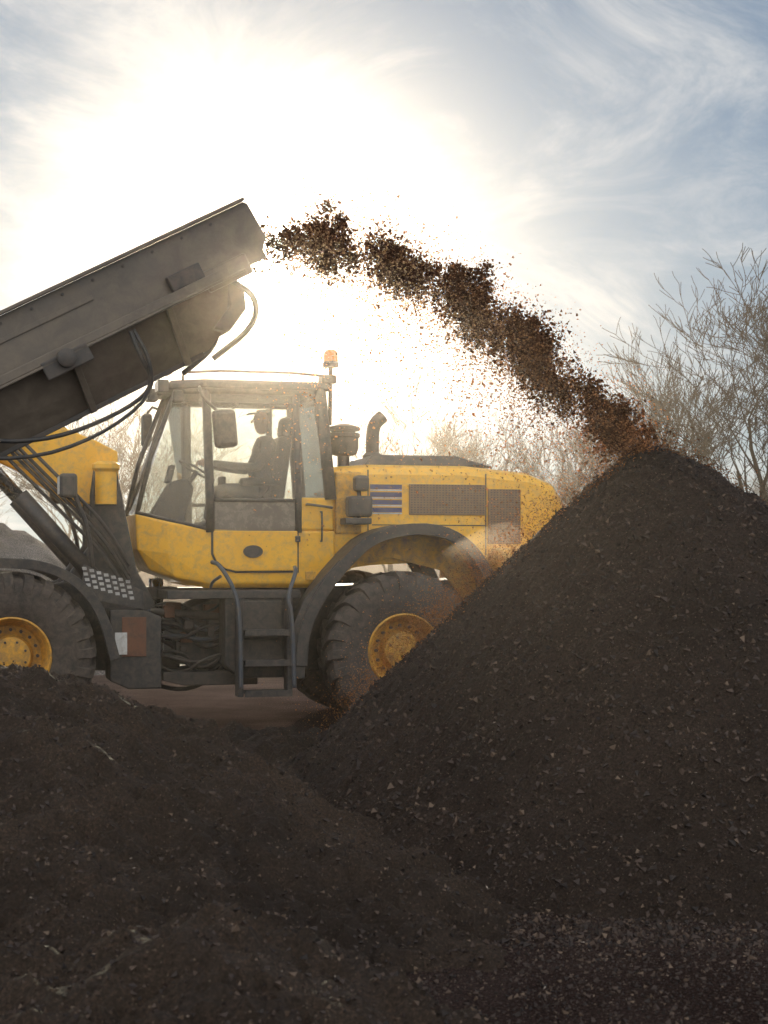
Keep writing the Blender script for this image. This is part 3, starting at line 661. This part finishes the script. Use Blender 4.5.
for a in [(0, 762, 34, 8.4, 20), (0, 790, 37, 8.6, 160), (1, 700, 48, 8.4, 80), (2, 645, 55, 8.8, 10), (1, 600, 60, 8.0, 150), (1, 560, 52, 6.6, 200), (2, 490, 50, 6.8, 120), (1, 440, 58, 7.2, 300),
          (2, 385, 48, 7.2, 60), (2, 135, 40, 6.2, 240), (1, 95, 46, 6.4, 33), (0, 150, 55, 7.5, 140), (0, 880, 40, 9, 210), (1, -60, 45, 8, 10)]:
    tree(*a)
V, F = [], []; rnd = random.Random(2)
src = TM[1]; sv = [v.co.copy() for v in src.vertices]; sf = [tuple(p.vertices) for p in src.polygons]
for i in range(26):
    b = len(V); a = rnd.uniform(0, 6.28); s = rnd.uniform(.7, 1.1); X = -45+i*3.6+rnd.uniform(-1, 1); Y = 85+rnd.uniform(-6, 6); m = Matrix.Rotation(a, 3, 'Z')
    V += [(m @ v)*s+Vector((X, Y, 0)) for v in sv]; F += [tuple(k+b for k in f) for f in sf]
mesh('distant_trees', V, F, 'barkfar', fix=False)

# ------------------------------------------------------------ light & sky
SAZ, SEL = (272-384)/1600, R(10.4)
sd = Vector((math.sin(SAZ)*math.cos(SEL), math.cos(SAZ)*math.cos(SEL), math.sin(SEL)))
sun = bpy.data.lights.new('sun', 'SUN'); sun.energy = 5; sun.angle = R(.5); sun.color = (1, .84, .62)
so = link(bpy.data.objects.new('sun', sun)); so.rotation_euler = sd.to_track_quat('Z', 'Y').to_euler(); so.location = (0, 0, 20)

w = bpy.data.worlds.new('World'); scene.world = w; w.use_nodes = True
n, l = w.node_tree.nodes, w.node_tree.links; n.clear()
out = n.new('ShaderNodeOutputWorld'); bg = n.new('ShaderNodeBackground'); bg.inputs[1].default_value = .1
sky = n.new('ShaderNodeTexSky'); sky.sky_type = 'NISHITA'; sky.sun_disc = False; sky.sun_elevation = SEL; sky.sun_rotation = SAZ
sky.air_density = 1.0; sky.dust_density = .3; sky.ozone_density = 2.0
tc = n.new('ShaderNodeTexCoord'); gen = tc.outputs['Generated']
def math_(op, a, b=None, c=None):
    m = n.new('ShaderNodeMath'); m.operation = op
    for i, x in enumerate((a, b, c)):
        if x is None: continue
        if isinstance(x, (int, float)): m.inputs[i].default_value = x
        else: l.new(x, m.inputs[i])
    return m.outputs[0]
def vmath(op, a, b=None):
    m = n.new('ShaderNodeVectorMath'); m.operation = op
    for i, x in enumerate((a, b)):
        if x is None: continue
        if isinstance(x, (tuple, Vector)): m.inputs[i].default_value = x
        else: l.new(x, m.inputs[i])
    return m
nv = vmath('NORMALIZE', gen).outputs[0]
dot = vmath('DOT_PRODUCT', nv, sd).outputs['Value']
den = vmath('ADD', vmath('MULTIPLY', sky.outputs[0], (.20, .185, .165)).outputs[0], (1, 1, 1)).outputs[0]
skyc = vmath('DIVIDE', sky.outputs[0], den).outputs[0]
skyc = vmath('MULTIPLY', skyc, (.80, 1.08, 1.36)).outputs[0]
sp = n.new('ShaderNodeSeparateXYZ'); l.new(nv, sp.inputs[0])
zc = math_('ADD', math_('MAXIMUM', sp.outputs[2], 0.0), .35)
cx, cy = math_('DIVIDE', sp.outputs[0], zc), math_('DIVIDE', sp.outputs[2], zc)
cb = n.new('ShaderNodeCombineXYZ'); l.new(cx, cb.inputs[0]); l.new(cy, cb.inputs[1]); l.new(sp.outputs[1], cb.inputs[2])
mp = n.new('ShaderNodeMapping'); l.new(cb.outputs[0], mp.inputs[0]); mp.inputs['Rotation'].default_value = (0, 0, R(32)); mp.inputs['Scale'].default_value = (1.6, 6.0, 1); mp.inputs['Location'].default_value = (.7, .3, 0)
c1 = tex(n, l, 1.9, 9, .66, 1.1, vec=mp.outputs[0]); c2 = tex(n, l, 2.2, 4, .55, .3, vec=cb.outputs[0])
cm = math_('MULTIPLY', c1.outputs[0], c2.outputs[0])
back_fill = n.new('ShaderNodeMapRange'); l.new(sp.outputs[1], back_fill.inputs[0]); back_fill.inputs[1].default_value = .3; back_fill.inputs[2].default_value = -.4; back_fill.inputs[3].default_value = 0; back_fill.inputs[4].default_value = 1  # cloud cover and brightness added behind the camera as fill on the loader
cm = math_('ADD', cm, math_('MULTIPLY', back_fill.outputs[0], .2))
mr = n.new('ShaderNodeMapRange'); mr.interpolation_type = 'SMOOTHSTEP'; l.new(cm, mr.inputs[0]); mr.inputs[1].default_value = .19; mr.inputs[2].default_value = .40; mr.inputs[3].default_value = 0; mr.inputs[4].default_value = .9
yy = math_('MAXIMUM', sp.outputs[1], .05); u = math_('DIVIDE', sp.outputs[0], yy); v = math_('DIVIDE', sp.outputs[2], yy)
def streak(x0, z0, x1, z1, wd, amp):
    L2 = math.hypot(x1-x0, z1-z0); ux, uz = (x1-x0)/L2, (z1-z0)/L2
    du = math_('SUBTRACT', u, x0); dv = math_('SUBTRACT', v, z0)
    al_ = math_('ADD', math_('MULTIPLY', du, ux), math_('MULTIPLY', dv, uz))
    ac = math_('ABSOLUTE', math_('SUBTRACT', math_('MULTIPLY', du, uz), math_('MULTIPLY', dv, ux)))
    nz = tex(n, l, 60, 4, .7, 0, vec=nv).outputs[0]
    wv = math_('MULTIPLY', math_('ADD', nz, -.25), wd*4)
    g = n.new('ShaderNodeMapRange'); g.interpolation_type = 'SMOOTHSTEP'; l.new(math_('DIVIDE', ac, math_('MAXIMUM', wv, 1e-5)), g.inputs[0]); g.inputs[1].default_value = 0; g.inputs[2].default_value = 1; g.inputs[3].default_value = 1; g.inputs[4].default_value = 0
    e = n.new('ShaderNodeMapRange'); e.interpolation_type = 'SMOOTHSTEP'; l.new(math_('ABSOLUTE', math_('SUBTRACT', al_, L2/2)), e.inputs[0]); e.inputs[1].default_value = L2/2*.5; e.inputs[2].default_value = L2/2; e.inputs[3].default_value = 1; e.inputs[4].default_value = 0
    return math_('MULTIPLY', math_('MULTIPLY', g.outputs[0], e.outputs[0]), amp)
s1 = streak(-.191, .170, -.158, .224, .0035, .9); s2 = streak(-.138, .220, -.075, .278, .002, .8)
mix = n.new('ShaderNodeMixRGB'); l.new(mr.outputs[0], mix.inputs[0]); l.new(skyc, mix.inputs[1])
cc = vmath('MULTIPLY', math_('MULTIPLY_ADD', back_fill.outputs[0], 6.0, 7.6), (1.0, 1.0, .98)).outputs[0]; l.new(cc, mix.inputs[2])
mixs = n.new('ShaderNodeMixRGB'); l.new(math_('MINIMUM', math_('ADD', s1, s2), 1), mixs.inputs[0]); l.new(mix.outputs[0], mixs.inputs[1]); mixs.inputs[2].default_value = (9.6, 9.5, 9.3, 1)
dm = math_('MAXIMUM', dot, 0)
halo = math_('ADD', math_('ADD', math_('MULTIPLY', math_('POWER', dm, 2500), 80), math_('MULTIPLY', math_('POWER', dm, 420), 4.5)), math_('MULTIPLY', math_('POWER', dm, 60), 1.0))
hc = n.new('ShaderNodeMixRGB'); hc.blend_type = 'MULTIPLY'; hc.inputs[0].default_value = 1; l.new(halo, hc.inputs[1]); hc.inputs[2].default_value = (1, .92, .76, 1)
ad = n.new('ShaderNodeMixRGB'); ad.blend_type = 'ADD'; ad.inputs[0].default_value = 1; l.new(mixs.outputs[0], ad.inputs[1]); l.new(hc.outputs[0], ad.inputs[2])
l.new(ad.outputs[0], bg.inputs[0]); l.new(bg.outputs[0], out.inputs[0])

# sun-lit dust: a thin haze over the yard and a denser puff where soil lands
box('dust_haze', (0, 51, 6.45), (120, 100, 13), 'haze', bevel=0)
def puff(name, c, r, rot=0):
    V, F = [], []; nu, nvv = 24, 14; e = Matrix.Rotation(R(rot), 3, 'Y')
    for j in range(1, nvv):
        for i in range(nu):
            a, b = 2*math.pi*i/nu, math.pi*j/nvv
            V.append(e @ Vector((r[0]*math.cos(a)*math.sin(b), r[1]*math.sin(a)*math.sin(b), r[2]*math.cos(b)))+Vector(c))
    V += [e @ Vector((0, 0, r[2]))+Vector(c), e @ Vector((0, 0, -r[2]))+Vector(c)]
    for j in range(nvv-2):
        for i in range(nu): F.append((j*nu+i, j*nu+(i+1) % nu, (j+1)*nu+(i+1) % nu, (j+1)*nu+i))
    for i in range(nu):
        F.append((len(V)-2, (i+1) % nu, i)); F.append((len(V)-1, (nvv-2)*nu+i, (nvv-2)*nu+(i+1) % nu))
    return mesh(name, V, F, 'dust', None)
puff('dust_cloud', (.42, 10.45, 1.38), (.66, .45, .24), -42)

# ------------------------------------------------------------ camera
cam = bpy.data.cameras.new('camera'); cam.lens = 56.25; cam.sensor_width = 36; cam.sensor_fit = 'AUTO'; cam.shift_y = 48/1024
cam.clip_end = 4000; cam.clip_start = .05
cam.dof.use_dof = True; cam.dof.focus_distance = 13; cam.dof.aperture_fstop = 5.6
co = link(bpy.data.objects.new('camera', cam)); co.location = (0, 0, 1.6); co.rotation_euler = (R(90), 0, 0)
scene.camera = co
